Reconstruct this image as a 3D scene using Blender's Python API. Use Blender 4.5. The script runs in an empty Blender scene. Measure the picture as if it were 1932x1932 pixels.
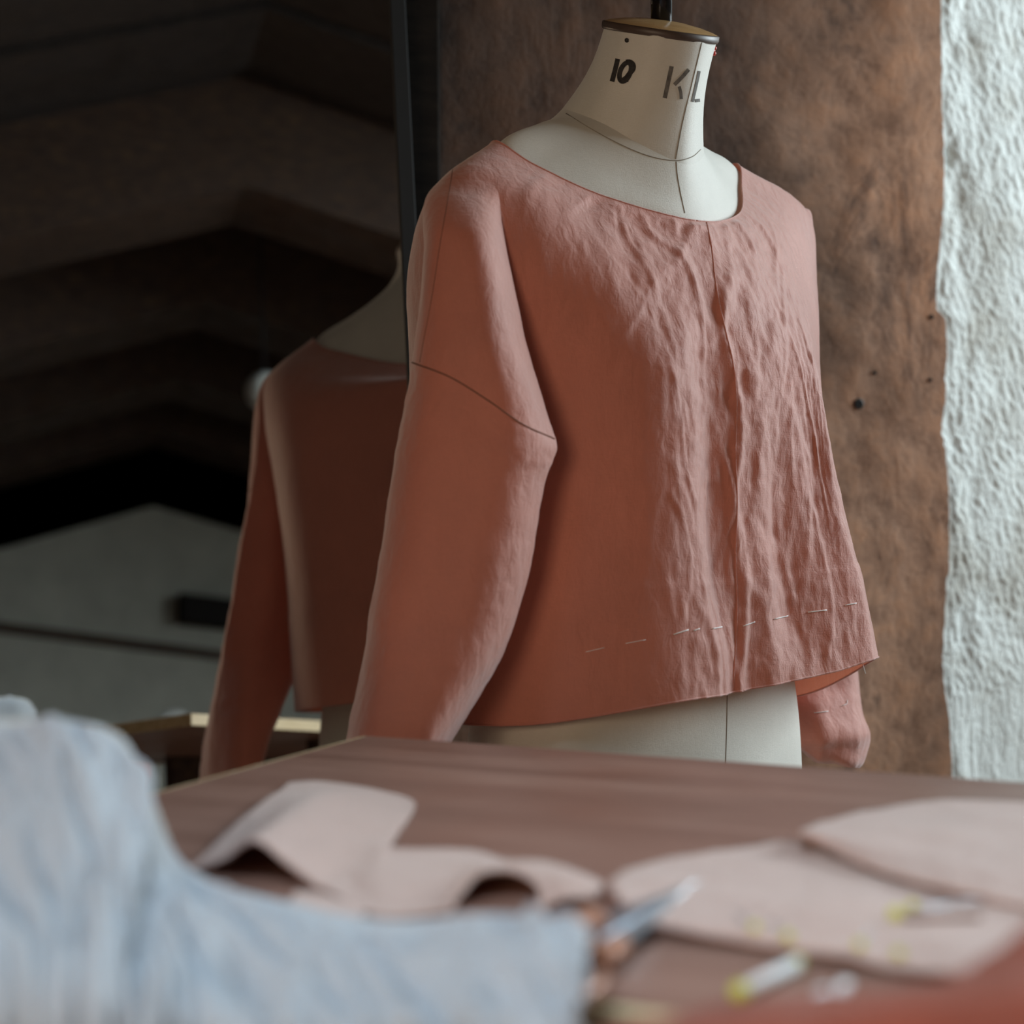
import bpy, bmesh, math, random
import numpy as np
from mathutils import Vector, Matrix
from mathutils.bvhtree import BVHTree

random.seed(4)
RNG = np.random.RandomState(7)
SC = bpy.context.scene
COL = SC.collection
FPX, HOR, ZC = 3300.0, 900.0, 1.09          # focal length in px, horizon row, camera height

# ------------------------------------------------------------------ camera
cam_d = bpy.data.cameras.new('camera')
cam = bpy.data.objects.new('camera', cam_d)
COL.objects.link(cam)
cam.location = (0, 0, ZC)
cam.rotation_euler = (math.pi / 2, 0, 0)
cam_d.sensor_width = 36
cam_d.lens = FPX / 1932 * 36
cam_d.shift_y = -(966 - HOR) / 1932
cam_d.clip_start = 0.02
cam_d.dof.use_dof = True
cam_d.dof.focus_distance = 1.61
cam_d.dof.aperture_fstop = 3.9
SC.camera = cam

# ------------------------------------------------------------------ world, exposure, window light, added fills
SC.view_settings.view_transform = 'Standard'
SC.view_settings.look = 'None'
SC.view_settings.gamma = 1.0
SC.view_settings.use_curve_mapping = False
SC.view_settings.exposure = 0.0
world = bpy.data.worlds.new('world')
SC.world = world
world.use_nodes = True
bg = world.node_tree.nodes['Background']
bg.inputs[0].default_value = (0.62, 0.78, 1.0, 1)
bg.inputs[1].default_value = 0.0

AZ = math.radians(16.5)
WV = np.array([math.cos(AZ), math.sin(AZ), 0.0])        # along the back wall, to the right
NB = np.array([math.sin(AZ), -math.cos(AZ), 0.0])       # from the back wall into the room


def area_light(name, loc, direction, sx, sy, power, color, spread=180):
    l = bpy.data.lights.new(name, 'AREA')
    l.shape = 'RECTANGLE'
    l.size, l.size_y = sx, sy
    l.energy = power
    l.color = color
    l.spread = math.radians(spread)
    o = bpy.data.objects.new(name, l)
    COL.objects.link(o)
    o.location = loc
    o.rotation_euler = Vector(direction).to_track_quat('-Z', 'Y').to_euler()
    return o


# daylight through the big window high on the right, out of frame
area_light('window_daylight', (2.75, 2.42, 2.10), (-0.93, -0.28, -0.28), 1.3, 1.4, 106, (0.82, 0.94, 1.0))
# added warm fill lamp hanging free at the camera's left, no window there
area_light('warm_fill', (-0.70, -0.50, 1.30), (0.42, 0.90, -0.04), 0.8, 0.7, 8.0, (1.0, 0.74, 0.52), 130)
# added cool fill over the worktable, narrow spread, no opening in the roof
area_light('cool_table_fill', (-0.42, 0.30, 2.15), (0.42, 0.22, -1.0), 0.5, 0.5, 2.3, (0.66, 0.84, 1.0), 62)

# ------------------------------------------------------------------ helpers


def P(px, py, Y):
    return np.array([(px - 966) / FPX * Y, Y, ZC - (py - HOR) / FPX * Y])


def T(px, py, z):
    Y = (ZC - z) * FPX / (py - HOR)
    return np.array([(px - 966) / FPX * Y, Y, z])


def noise3(p, seed=0):
    """vectorised gradient noise, p (...,3)"""
    p = np.asarray(p, float)
    i = np.floor(p).astype(np.int64)
    f = p - i
    w = f * f * f * (f * (f * 6 - 15) + 10)
    out = 0

    def grad(ix, iy, iz):
        h = (ix * 374761393 + iy * 668265263 + iz * 2147483647 + seed * 974711) & 0x7fffffff
        h = ((h ^ (h >> 13)) * 1274126177) & 0x7fffffff
        h = h ^ (h >> 16)
        a = (h & 1023) / 1023.0 * 2 * np.pi
        z = ((h >> 10) & 1023) / 1023.0 * 2 - 1
        r = np.sqrt(np.maximum(0, 1 - z * z))
        return r * np.cos(a), r * np.sin(a), z
    for dx in (0, 1):
        for dy in (0, 1):
            for dz in (0, 1):
                g = grad(i[..., 0] + dx, i[..., 1] + dy, i[..., 2] + dz)
                d = g[0] * (f[..., 0] - dx) + g[1] * (f[..., 1] - dy) + g[2] * (f[..., 2] - dz)
                k = (w[..., 0] if dx else 1 - w[..., 0]) * (w[..., 1] if dy else 1 - w[..., 1]) * (w[..., 2] if dz else 1 - w[..., 2])
                out = out + k * d
    return out


def fbm(p, oct=3, seed=0, gain=.5):
    s, a = 0, 1
    p = np.asarray(p, float)
    for k in range(oct):
        s = s + a * noise3(p, seed + k)
        p = p * 2.03
        a *= gain
    return s


def ridged(p, seed=0):
    return 1 - np.abs(noise3(p, seed)) * 2.4


def sstep(a, b, x):
    t = np.clip((x - a) / (b - a), 0, 1)
    return t * t * (3 - 2 * t)


def crv(pts, t, closed=False):
    """Catmull-Rom through pts (n,k) at parameters t in [0,n-1] (or [0,n) closed)"""
    pts = np.asarray(pts, float)
    n = len(pts)
    t = np.asarray(t, float)
    i = np.floor(t).astype(int)
    if not closed:
        i = np.clip(i, 0, n - 2)
    f = (t - i)[:, None]
    if closed:
        g = lambda k: pts[(i + k) % n]
        p0, p1, p2, p3 = g(-1), g(0), g(1), g(2)
    else:
        ext = np.vstack([2 * pts[0] - pts[1], pts, 2 * pts[-1] - pts[-2]])
        p0, p1, p2, p3 = ext[i], ext[i + 1], ext[i + 2], ext[i + 3]
    return 0.5 * ((2 * p1) + (-p0 + p2) * f + (2 * p0 - 5 * p1 + 4 * p2 - p3) * f ** 2 + (-p0 + 3 * p1 - 3 * p2 + p3) * f ** 3)


def net(ctrl, nr, nc, closed=False):
    """ctrl (R,C,3) -> (nr,nc,3) smooth grid; columns closed or not"""
    ctrl = np.asarray(ctrl, float)
    R, C, _ = ctrl.shape
    tc = np.arange(nc) * C / nc if closed else np.linspace(0, C - 1, nc)
    rows = np.stack([crv(ctrl[r], tc, closed) for r in range(R)])
    tr = np.linspace(0, R - 1, nr)
    return np.stack([crv(rows[:, c], tr) for c in range(nc)], axis=1)


def grid_normals(g, closed=False):
    if closed:
        du = np.roll(g, -1, 1) - np.roll(g, 1, 1)
    else:
        du = np.gradient(g, axis=1)
    dv = np.gradient(g, axis=0)
    n = np.cross(du, dv)
    n /= np.maximum(np.linalg.norm(n, axis=2, keepdims=True), 1e-9)
    return n


def mesh_from(name, verts, faces, mat, parent=None, smooth=True):
    me = bpy.data.meshes.new(name)
    me.from_pydata([tuple(map(float, v)) for v in verts], [], faces)
    me.update()
    if smooth:
        me.polygons.foreach_set('use_smooth', [True] * len(me.polygons))
    if mat is not None:
        me.materials.append(mat)
    o = bpy.data.objects.new(name, me)
    COL.objects.link(o)
    if parent is not None:
        o.parent = parent
        o.matrix_parent_inverse = Matrix.Translation(-Vector(parent.location))
    return o


def grid_faces(nr, nc, closed=False, off=0):
    f = []
    m = nc if closed else nc - 1
    for r in range(nr - 1):
        for c in range(m):
            a = off + r * nc + c
            b = off + r * nc + (c + 1) % nc
            f.append((a, b, b + nc, a + nc))
    return f


def grid_obj(name, g, mat, parent=None, closed=False, thick=0.0):
    nr, nc, _ = g.shape
    o = mesh_from(name, g.reshape(-1, 3), grid_faces(nr, nc, closed), mat, parent)
    if thick:
        md = o.modifiers.new('thickness', 'SOLIDIFY')
        md.thickness = thick
        md.offset = -1
    return o


def tube(pts, rad, seg=8, cap=True):
    """verts, faces of a tube along pts (n,3); rad scalar or list"""
    pts = np.asarray(pts, float)
    n = len(pts)
    rad = np.ones(n) * rad
    tang = np.gradient(pts, axis=0)
    tang /= np.linalg.norm(tang, axis=1, keepdims=True)
    ref = np.array([0, 0, 1.0]) if abs(tang[0][2]) < .9 else np.array([1.0, 0, 0])
    vs, fs = [], []
    for k in range(n):
        a = np.cross(tang[k], ref)
        a /= np.linalg.norm(a)
        b = np.cross(a, tang[k])
        for s in range(seg):
            t = 2 * math.pi * s / seg
            vs.append(pts[k] + rad[k] * (a * math.cos(t) + b * math.sin(t)))
    fs = grid_faces(n, seg, True)
    if cap:
        fs.append(tuple(range(seg))[::-1])
        fs.append(tuple(range((n - 1) * seg, n * seg)))
    return vs, fs


def tube_obj(name, pts, rad, mat, parent=None, seg=8):
    v, f = tube(pts, rad, seg)
    return mesh_from(name, v, f, mat, parent)


def box_verts(o, ax, ay, az):
    o, ax, ay, az = map(lambda q: np.asarray(q, float), (o, ax, ay, az))
    v = [o + ax * i + ay * j + az * k for k in (0, 1) for j in (0, 1) for i in (0, 1)]
    f = [(0, 2, 3, 1), (4, 5, 7, 6), (0, 1, 5, 4), (2, 6, 7, 3), (0, 4, 6, 2), (1, 3, 7, 5)]
    return v, f


def box_obj(name, o, ax, ay, az, mat, parent=None, bevel=0.0):
    v, f = box_verts(o, ax, ay, az)
    ob = mesh_from(name, v, f, mat, parent, smooth=False)
    bm = bmesh.new()
    bm.from_mesh(ob.data)
    bmesh.ops.recalc_face_normals(bm, faces=bm.faces)
    if bevel:
        bmesh.ops.bevel(bm, geom=list(bm.edges), offset=bevel, segments=2, affect='EDGES', profile=.5)
    bm.to_mesh(ob.data)
    bm.free()
    return ob


def sphere_obj(name, c, r, mat, parent=None, seg=14, scale=(1, 1, 1)):
    bm = bmesh.new()
    bmesh.ops.create_uvsphere(bm, u_segments=seg, v_segments=seg // 2 + 2, radius=r)
    me = bpy.data.meshes.new(name)
    for v in bm.verts:
        v.co = Vector((v.co.x * scale[0] + c[0], v.co.y * scale[1] + c[1], v.co.z * scale[2] + c[2]))
    bm.to_mesh(me)
    bm.free()
    me.polygons.foreach_set('use_smooth', [True] * len(me.polygons))
    me.materials.append(mat)
    o = bpy.data.objects.new(name, me)
    COL.objects.link(o)
    if parent is not None:
        o.parent = parent
        o.matrix_parent_inverse = Matrix.Translation(-Vector(parent.location))
    return o


def empty(name, loc):
    o = bpy.data.objects.new(name, None)
    o.empty_display_size = .05
    COL.objects.link(o)
    o.location = tuple(map(float, loc))
    return o


def tag(o, label=None, cat=None, group=None, kind=None):
    if label:
        o['label'] = label
    if cat:
        o['category'] = cat
    if group:
        o['group'] = group
    if kind:
        o['kind'] = kind
    return o


def bvh_of(*objs):
    vs, fs = [], []
    for o in objs:
        off = len(vs)
        vs += [v.co.copy() for v in o.data.vertices]
        fs += [[off + i for i in p.vertices] for p in o.data.polygons]
    return BVHTree.FromPolygons(vs, fs)


CAMP = Vector((0, 0, ZC))


def on_surface(bvh, px, py, lift=0.0):
    d = (Vector(P(px, py, 1.0)) - CAMP).normalized()
    loc, nor, _, _ = bvh.ray_cast(CAMP, d)
    if loc is None:
        return None
    if nor.dot(d) > 0:
        nor = -nor
    return np.array(loc + nor * lift)


def surf_path(bvh, pts, n, lift):
    q = crv(np.array(pts, float), np.linspace(0, len(pts) - 1, n))
    r = [on_surface(bvh, a, b, lift) for a, b in q]
    return [x for x in r if x is not None]


# ------------------------------------------------------------------ materials


def mat_new(name):
    m = bpy.data.materials.new(name)
    m.use_nodes = True
    nt = m.node_tree
    return m, nt, nt.nodes, nt.links, nt.nodes['Principled BSDF']


def add(nodes, typ, **kw):
    n = nodes.new(typ)
    for k, v in kw.items():
        if hasattr(n, k):
            setattr(n, k, v)
        else:
            n.inputs[k.replace('_', ' ')].default_value = v
    return n


def ramp(nodes, stops):
    r = nodes.new('ShaderNodeValToRGB')
    el = r.color_ramp.elements
    while len(el) < len(stops):
        el.new(.5)
    for e, (p, c) in zip(el, stops):
        e.position = p
        e.color = (*c, 1) if len(c) == 3 else c
    return r


def plain(name, col, rough=.5, metal=0.0, vary=.12, scale=60):
    m, nt, N, L, B = mat_new(name)
    tc = N.new('ShaderNodeTexCoord')
    nz = add(N, 'ShaderNodeTexNoise', Scale=scale, Detail=4.0)
    L.new(tc.outputs['Object'], nz.inputs['Vector'])
    lo = tuple(c * (1 - vary) for c in col)
    hi = tuple(min(1, c * (1 + vary)) for c in col)
    r = ramp(N, [(.3, lo), (.7, hi)])
    L.new(nz.outputs['Fac'], r.inputs['Fac'])
    L.new(r.outputs['Color'], B.inputs['Base Color'])
    B.inputs['Roughness'].default_value = rough
    B.inputs['Metallic'].default_value = metal
    return m


def fabric(name, col, vary=.14, trans=.25, weave=1400, wr=.35, blotch=9.0, tcol=None, spec=.6, rough=.6, sheen=.35):
    """woven linen: slubby thread grain, gentle dye blotches, crinkle relief, some light coming through"""
    m, nt, N, L, B = mat_new(name)
    tc = N.new('ShaderNodeTexCoord')
    mp1 = add(N, 'ShaderNodeMapping')
    mp1.inputs['Scale'].default_value = (1, 1, .12)
    mp2 = add(N, 'ShaderNodeMapping')
    mp2.inputs['Scale'].default_value = (.1, .1, 1)
    L.new(tc.outputs['Object'], mp1.inputs['Vector'])
    L.new(tc.outputs['Object'], mp2.inputs['Vector'])
    w1 = add(N, 'ShaderNodeTexNoise', Scale=weave, Detail=2.0)
    w2 = add(N, 'ShaderNodeTexNoise', Scale=weave, Detail=2.0)
    L.new(mp1.outputs['Vector'], w1.inputs['Vector'])
    L.new(mp2.outputs['Vector'], w2.inputs['Vector'])
    wm = add(N, 'ShaderNodeMath', operation='ADD')
    L.new(w1.outputs['Fac'], wm.inputs[0])
    L.new(w2.outputs['Fac'], wm.inputs[1])
    bl = add(N, 'ShaderNodeTexNoise', Scale=blotch, Detail=6.0, Roughness=.62)
    L.new(tc.outputs['Object'], bl.inputs['Vector'])
    mx = add(N, 'ShaderNodeMath', operation='MULTIPLY_ADD')
    L.new(wm.outputs[0], mx.inputs[0])
    mx.inputs[1].default_value = .30
    L.new(bl.outputs['Fac'], mx.inputs[2])
    lo = tuple(c * (1 - vary) for c in col)
    hi = tuple(min(1, c * (1 + vary)) for c in col)
    r = ramp(N, [(.62, lo), (.98, hi)])
    L.new(mx.outputs[0], r.inputs['Fac'])
    L.new(r.outputs['Color'], B.inputs['Base Color'])
    B.inputs['Roughness'].default_value = rough
    B.inputs['Specular IOR Level'].default_value = spec
    B.inputs['Sheen Weight'].default_value = sheen
    B.inputs['Sheen Roughness'].default_value = .6
    # relief: threads + crinkle
    cr = add(N, 'ShaderNodeTexNoise', Scale=105.0, Detail=5.0, Roughness=.6, Distortion=.6)
    mp3 = add(N, 'ShaderNodeMapping')
    mp3.inputs['Scale'].default_value = (1, 1, .45)
    L.new(tc.outputs['Object'], mp3.inputs['Vector'])
    L.new(mp3.outputs['Vector'], cr.inputs['Vector'])
    b1 = add(N, 'ShaderNodeBump', Strength=wr, Distance=.004)
    b2 = add(N, 'ShaderNodeBump', Strength=.28, Distance=.0008)
    L.new(cr.outputs['Fac'], b1.inputs['Height'])
    L.new(wm.outputs[0], b2.inputs['Height'])
    L.new(b1.outputs['Normal'], b2.inputs['Normal'])
    L.new(b2.outputs['Normal'], B.inputs['Normal'])
    if trans > 0:
        tr = N.new('ShaderNodeBsdfTranslucent')
        tr.inputs['Color'].default_value = (*(tcol or col), 1)
        mix = N.new('ShaderNodeMixShader')
        mix.inputs[0].default_value = trans
        L.new(B.outputs[0], mix.inputs[1])
        L.new(tr.outputs[0], mix.inputs[2])
        L.new(mix.outputs[0], N['Material Output'].inputs['Surface'])
    return m


def plaster_brown():
    m, nt, N, L, B = mat_new('stained_brown_plaster')
    tc = N.new('ShaderNodeTexCoord')
    a = add(N, 'ShaderNodeTexNoise', Scale=3.2, Detail=9.0, Roughness=.62, Distortion=.5)
    b = add(N, 'ShaderNodeTexNoise', Scale=22.0, Detail=8.0, Roughness=.7)
    mp = add(N, 'ShaderNodeMapping')
    mp.inputs['Scale'].default_value = (1, 1, .55)
    L.new(tc.outputs['Object'], mp.inputs['Vector'])
    L.new(mp.outputs['Vector'], a.inputs['Vector'])
    L.new(tc.outputs['Object'], b.inputs['Vector'])
    r1 = ramp(N, [(.28, (.20, .135, .10)), (.45, (.36, .215, .14)), (.58, (.46, .275, .18)), (.75, (.56, .36, .255))])
    L.new(a.outputs['Fac'], r1.inputs['Fac'])
    r2 = ramp(N, [(.30, (.35, .30, .27)), (.5, (.85, .82, .8)), (.72, (1.15, 1.0, .85))])
    L.new(b.outputs['Fac'], r2.inputs['Fac'])
    mu = add(N, 'ShaderNodeMix', data_type='RGBA', blend_type='MULTIPLY')
    mu.inputs[0].default_value = .85
    L.new(r1.outputs['Color'], mu.inputs[6])
    L.new(r2.outputs['Color'], mu.inputs[7])
    # soot-dark veins
    v = add(N, 'ShaderNodeTexNoise', Scale=7.0, Detail=10.0, Roughness=.75, Distortion=1.4)
    L.new(mp.outputs['Vector'], v.inputs['Vector'])
    r3 = ramp(N, [(.36, (.32, .30, .3)), (.46, (1, 1, 1))])
    L.new(v.outputs['Fac'], r3.inputs['Fac'])
    mu2 = add(N, 'ShaderNodeMix', data_type='RGBA', blend_type='MULTIPLY')
    mu2.inputs[0].default_value = .8
    L.new(mu.outputs[2], mu2.inputs[6])
    L.new(r3.outputs['Color'], mu2.inputs[7])
    # fall-off of daylight painted in: wall colour darkens towards its upper left
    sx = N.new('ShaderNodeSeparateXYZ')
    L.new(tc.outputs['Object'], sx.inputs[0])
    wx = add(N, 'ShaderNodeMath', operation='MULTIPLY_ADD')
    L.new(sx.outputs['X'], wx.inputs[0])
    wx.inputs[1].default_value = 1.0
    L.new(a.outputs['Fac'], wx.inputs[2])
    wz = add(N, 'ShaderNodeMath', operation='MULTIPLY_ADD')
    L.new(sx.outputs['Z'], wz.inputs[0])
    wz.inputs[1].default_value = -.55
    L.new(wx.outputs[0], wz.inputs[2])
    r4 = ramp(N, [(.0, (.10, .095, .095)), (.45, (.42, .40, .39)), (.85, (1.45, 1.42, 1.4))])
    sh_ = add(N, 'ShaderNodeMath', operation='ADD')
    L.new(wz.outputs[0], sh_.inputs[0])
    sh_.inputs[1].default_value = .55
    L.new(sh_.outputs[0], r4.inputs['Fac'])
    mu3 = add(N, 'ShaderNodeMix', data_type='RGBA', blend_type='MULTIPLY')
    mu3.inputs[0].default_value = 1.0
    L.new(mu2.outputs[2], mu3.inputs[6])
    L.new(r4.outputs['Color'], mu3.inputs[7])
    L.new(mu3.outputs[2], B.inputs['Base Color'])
    B.inputs['Roughness'].default_value = .82
    bp = add(N, 'ShaderNodeBump', Strength=.45, Distance=.006)
    L.new(b.outputs['Fac'], bp.inputs['Height'])
    bp2 = add(N, 'ShaderNodeBump', Strength=.4, Distance=.02)
    L.new(a.outputs['Fac'], bp2.inputs['Height'])
    L.new(bp.outputs['Normal'], bp2.inputs['Normal'])
    L.new(bp2.outputs['Normal'], B.inputs['Normal'])
    return m


def plaster_white(name='limewashed_rough_render', base=(.70, .73, .70), lo=(.50, .49, .44), bump=.8):
    m, nt, N, L, B = mat_new(name)
    tc = N.new('ShaderNodeTexCoord')
    a = add(N, 'ShaderNodeTexNoise', Scale=9.0, Detail=8.0, Roughness=.65)
    b = add(N, 'ShaderNodeTexNoise', Scale=130.0, Detail=5.0, Roughness=.6)
    L.new(tc.outputs['Object'], a.inputs['Vector'])
    mp = add(N, 'ShaderNodeMapping')
    mp.inputs['Scale'].default_value = (1, 1, .55)
    mp.inputs['Rotation'].default_value = (0, .4, 0)
    L.new(tc.outputs['Object'], mp.inputs['Vector'])
    L.new(mp.outputs['Vector'], b.inputs['Vector'])
    r = ramp(N, [(.35, lo), (.55, base), (.75, tuple(min(1, c * 1.12) for c in base))])
    L.new(a.outputs['Fac'], r.inputs['Fac'])
    L.new(r.outputs['Color'], B.inputs['Base Color'])
    B.inputs['Roughness'].default_value = .9
    bp = add(N, 'ShaderNodeBump', Strength=bump, Distance=.006)
    L.new(b.outputs['Fac'], bp.inputs['Height'])
    L.new(bp.outputs['Normal'], B.inputs['Normal'])
    return m


def wood(name, stops, rough=.45, axis=(1, 14, 14), scale=6.0, rotz=0.0, spec=.5, bump=.1):
    m, nt, N, L, B = mat_new(name)
    tc = N.new('ShaderNodeTexCoord')
    mp0 = add(N, 'ShaderNodeMapping')
    mp0.inputs['Rotation'].default_value = (0, 0, rotz)
    mp = add(N, 'ShaderNodeMapping')
    mp.inputs['Scale'].default_value = axis
    L.new(tc.outputs['Object'], mp0.inputs['Vector'])
    L.new(mp0.outputs['Vector'], mp.inputs['Vector'])
    nz = add(N, 'ShaderNodeTexNoise', Scale=scale, Detail=7.0, Roughness=.6, Distortion=.4)
    L.new(mp.outputs['Vector'], nz.inputs['Vector'])
    r = ramp(N, stops)
    L.new(nz.outputs['Fac'], r.inputs['Fac'])
    L.new(r.outputs['Color'], B.inputs['Base Color'])
    nz2 = add(N, 'ShaderNodeTexNoise', Scale=11.0, Detail=5.0)
    L.new(tc.outputs['Object'], nz2.inputs['Vector'])
    rr = ramp(N, [(.3, (rough * .8,) * 3), (.7, (min(1, rough * 1.25),) * 3)])
    L.new(nz2.outputs['Fac'], rr.inputs['Fac'])
    L.new(rr.outputs['Color'], B.inputs['Roughness'])
    B.inputs['Specular IOR Level'].default_value = spec
    bp = add(N, 'ShaderNodeBump', Strength=bump, Distance=.002)
    L.new(nz.outputs['Fac'], bp.inputs['Height'])
    L.new(bp.outputs['Normal'], B.inputs['Normal'])
    return m


def mirror_mat():
    m, nt, N, L, B = mat_new('old_mirror_silvering')
    tc = N.new('ShaderNodeTexCoord')
    nz = add(N, 'ShaderNodeTexNoise', Scale=4.0, Detail=6.0)
    L.new(tc.outputs['Object'], nz.inputs['Vector'])
    r = ramp(N, [(.3, (.80, .80, .78)), (.7, (.86, .86, .84))])
    L.new(nz.outputs['Fac'], r.inputs['Fac'])
    L.new(r.outputs['Color'], B.inputs['Base Color'])
    B.inputs['Metallic'].default_value = 1.0
    B.inputs['Roughness'].default_value = .0
    return m


M_BLOUSE = fabric('terracotta_pink_linen', (.62, .205, .132), vary=.10, trans=.22, tcol=(.66, .18, .09), wr=.36, spec=.8, rough=.66, sheen=.72)
M_PINK = fabric('pale_pink_linen', (.60, .40, .335), vary=.08, trans=.10, tcol=(.62, .25, .16), wr=.25)
M_RED = fabric('rust_red_linen', (.34, .085, .05), vary=.12, trans=.15, wr=.3, spec=.25, sheen=.1)
M_WHITE = fabric('cool_white_linen', (.45, .48, .515), vary=.06, trans=.12, tcol=(.75, .78, .8), wr=.35, blotch=5)
M_CALICO = fabric('natural_calico', (.66, .64, .565), vary=.05, trans=0, weave=2200, wr=.05, blotch=14)
M_SEAM = plain('seam_shadow_brown', (.20, .085, .055), .9)  # crease shade of blouse seams and pleat, painted as brown lines
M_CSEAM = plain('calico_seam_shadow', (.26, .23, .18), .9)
M_THREAD = plain('white_basting_thread', (.85, .82, .80), .8, vary=.03)
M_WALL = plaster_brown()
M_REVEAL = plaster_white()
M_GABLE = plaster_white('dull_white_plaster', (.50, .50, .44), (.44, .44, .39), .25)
M_MIRROR = mirror_mat()
M_BLACKFRAME = plain('black_painted_metal', (.008, .008, .008), .75, .0)
M_NEARBLACK = wood('near_black_grain', [(.3, (.010, .008, .007)), (.7, (.022, .017, .013))], .9, spec=.1)
M_BEAM = wood('old_brown_timber', [(.3, (.034, .018, .013)), (.55, (.066, .036, .022)), (.75, (.13, .07, .03))], .7)
M_BOARD = wood('smoke_dark_boards', [(.3, (.016, .012, .011)), (.7, (.040, .028, .022))], .8)
TROT = math.atan2(.4198, .9076)
M_TABLE = wood('worn_red_brown_tabletop', [(.28, (.21, .105, .075)), (.5, (.29, .155, .115)), (.68, (.36, .205, .155)), (.82, (.46, .31, .24))],
               .42, axis=(1.2, 9, 9), scale=3.0, rotz=TROT, spec=.45, bump=.06)
M_EDGE = wood('pale_pine_edge', [(.3, (.55, .40, .20)), (.7, (.78, .62, .38))], .5, scale=9.0, rotz=TROT)
M_FLOOR = wood('floor_boards', [(.3, (.10, .06, .04)), (.7, (.20, .13, .085))], .6)
M_CAP = wood('varnished_neck_cap', [(.3, (.50, .29, .12)), (.7, (.66, .42, .19))], .28, scale=8, spec=.6)
M_RIM = plain('dark_wood_rim', (.075, .05, .038), .45)
M_STEEL = plain('polished_steel', (.52, .57, .62), .45, 1.0, .05)
M_IRON = plain('black_enamelled_pole', (.02, .02, .022), .16, .6, .3)
M_INK = plain('faded_black_ink', (.035, .032, .030), .9, vary=.5, scale=220)
M_INK2 = plain('faded_grey_stencil_ink', (.15, .14, .125), .9, vary=.35, scale=220)
M_COPPER = plain('orange_brown_grip', (.42, .17, .09), .4, .2)
M_YELLOW = plain('yellow_glass_pin_head', (.62, .60, .06), .25)
M_REDPIN = plain('red_glass_pin_head', (.62, .07, .05), .25)
M_CHALK = plain('white_chalk', (.85, .85, .84), .8, vary=.04)
M_DARK = plain('dark_hole', (.012, .010, .009), .9)
M_GREYPIPE = plain('pale_grey_enamel', (.50, .50, .48), .45)
M_GLOBE = plain('opal_glass', (.80, .82, .78), .3)

# ------------------------------------------------------------------ the room
NM_EL = math.radians(6.6)
NM = np.array([math.sin(AZ) * math.cos(NM_EL), -math.cos(AZ) * math.cos(NM_EL), math.sin(NM_EL)])   # mirror normal
MQ = P(770, 740, 1.95)                                   # a point on the right edge of the glass
MD = float(NM @ MQ)
O_W = np.array([MQ[0], MQ[1], 0.0]) - NB * .115          # wall line foot


def RM(a, b, z):
    p = O_W + WV * a + NB * b
    return np.array([p[0], p[1], z])


def mirror_hit(px, py, b):
    """what the mirror shows at pixel (px,py): the point of the room's plane at depth b from the back wall"""
    d = P(px, py, 1.0) - np.array([0, 0, ZC])
    o = np.array([0, 0, ZC])
    t = (MD - NM @ o) / (NM @ d)
    h = o + d * t
    r = d - 2 * (NM @ d) * NM
    s = (b - (h - O_W) @ NB) / (r @ NB)
    return h + r * s


def room_ab(p):
    q = p - O_W
    return float(q @ WV), float(q @ NB), float(p[2])


CEIL = 2.9
BG = 5.0
peak = room_ab(mirror_hit(290, 955, BG))
lft = room_ab(mirror_hit(0, 1036, BG))
rgt = room_ab(mirror_hit(480, 1010, BG))
sl_l = (peak[2] - lft[2]) / (peak[0] - lft[0])
sl_r = (peak[2] - rgt[2]) / (rgt[0] - peak[0])

A0, A1 = -1.35, 3.4


def roof_z(a):
    return peak[2] - (peak[0] - a) * sl_l if a < peak[0] else peak[2] - (a - peak[0]) * sl_r


# corner arris of the window reveal
CORN_A = None
for a in np.linspace(.2, 1.5, 2000):
    q = RM(a, 0, 1)
    if 966 + FPX * q[0] / q[1] > 1782:
        CORN_A = a
        break
zs = np.concatenate([np.linspace(0, .8, 30)[:-1], np.linspace(.8, 1.75, 520), np.linspace(1.75, 2.6, 30)[1:]])
# chipped line read as offsets along the wall (px at the corner -> metres)
Yc = RM(CORN_A, 0, 0)[1]
chip_py = [-900, 0, 170, 300, 420, 505, 560, 585, 600, 650, 760, 800, 900, 1080, 1090, 1130, 1220, 1240, 1320, 1345, 1460, 1700, 4000]
chip_px = [1776, 1775, 1776, 1782, 1778, 1768, 1765, 1767, 1784, 1787, 1783, 1776, 1790, 1792, 1786, 1784, 1780, 1777, 1785, 1793, 1797, 1795, 1795]
py_of_z = HOR - (zs - ZC) / Yc * FPX
chip = np.interp(py_of_z, chip_py, chip_px)
chip = (chip - 1782) / FPX * Yc / WV[0]
nzp = np.stack([np.zeros_like(zs), np.zeros_like(zs), zs], 1)
chip = chip + .0035 * fbm(nzp * 38, 3, 5) + .0018 * noise3(nzp * 140, 9)
arris = np.stack([RM(CORN_A + c, 0, z) for c, z in zip(chip, zs)])

# brown wall: grid from far left to the arris
cols = np.concatenate([np.linspace(A0, CORN_A - .30, 40), np.linspace(CORN_A - .28, CORN_A - .02, 30)])
g = np.zeros((len(zs), len(cols) + 1, 3))
for j, a in enumerate(cols):
    base = RM(a, 0, 0)
    pp = np.stack([np.full_like(zs, a), np.zeros_like(zs), zs], 1)
    disp = .006 * fbm(pp * 6, 3, 11)
    disp *= sstep(CORN_A, CORN_A - .1, np.full_like(zs, a))
    g[:, j] = base[None] + np.outer(disp, NB)
    g[:, j, 2] = zs
g[:, -1] = arris
wall_back = tag(grid_obj('wall_back', g, M_WALL), 'brown stained old plaster wall behind the dress form', kind='structure')

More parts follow.
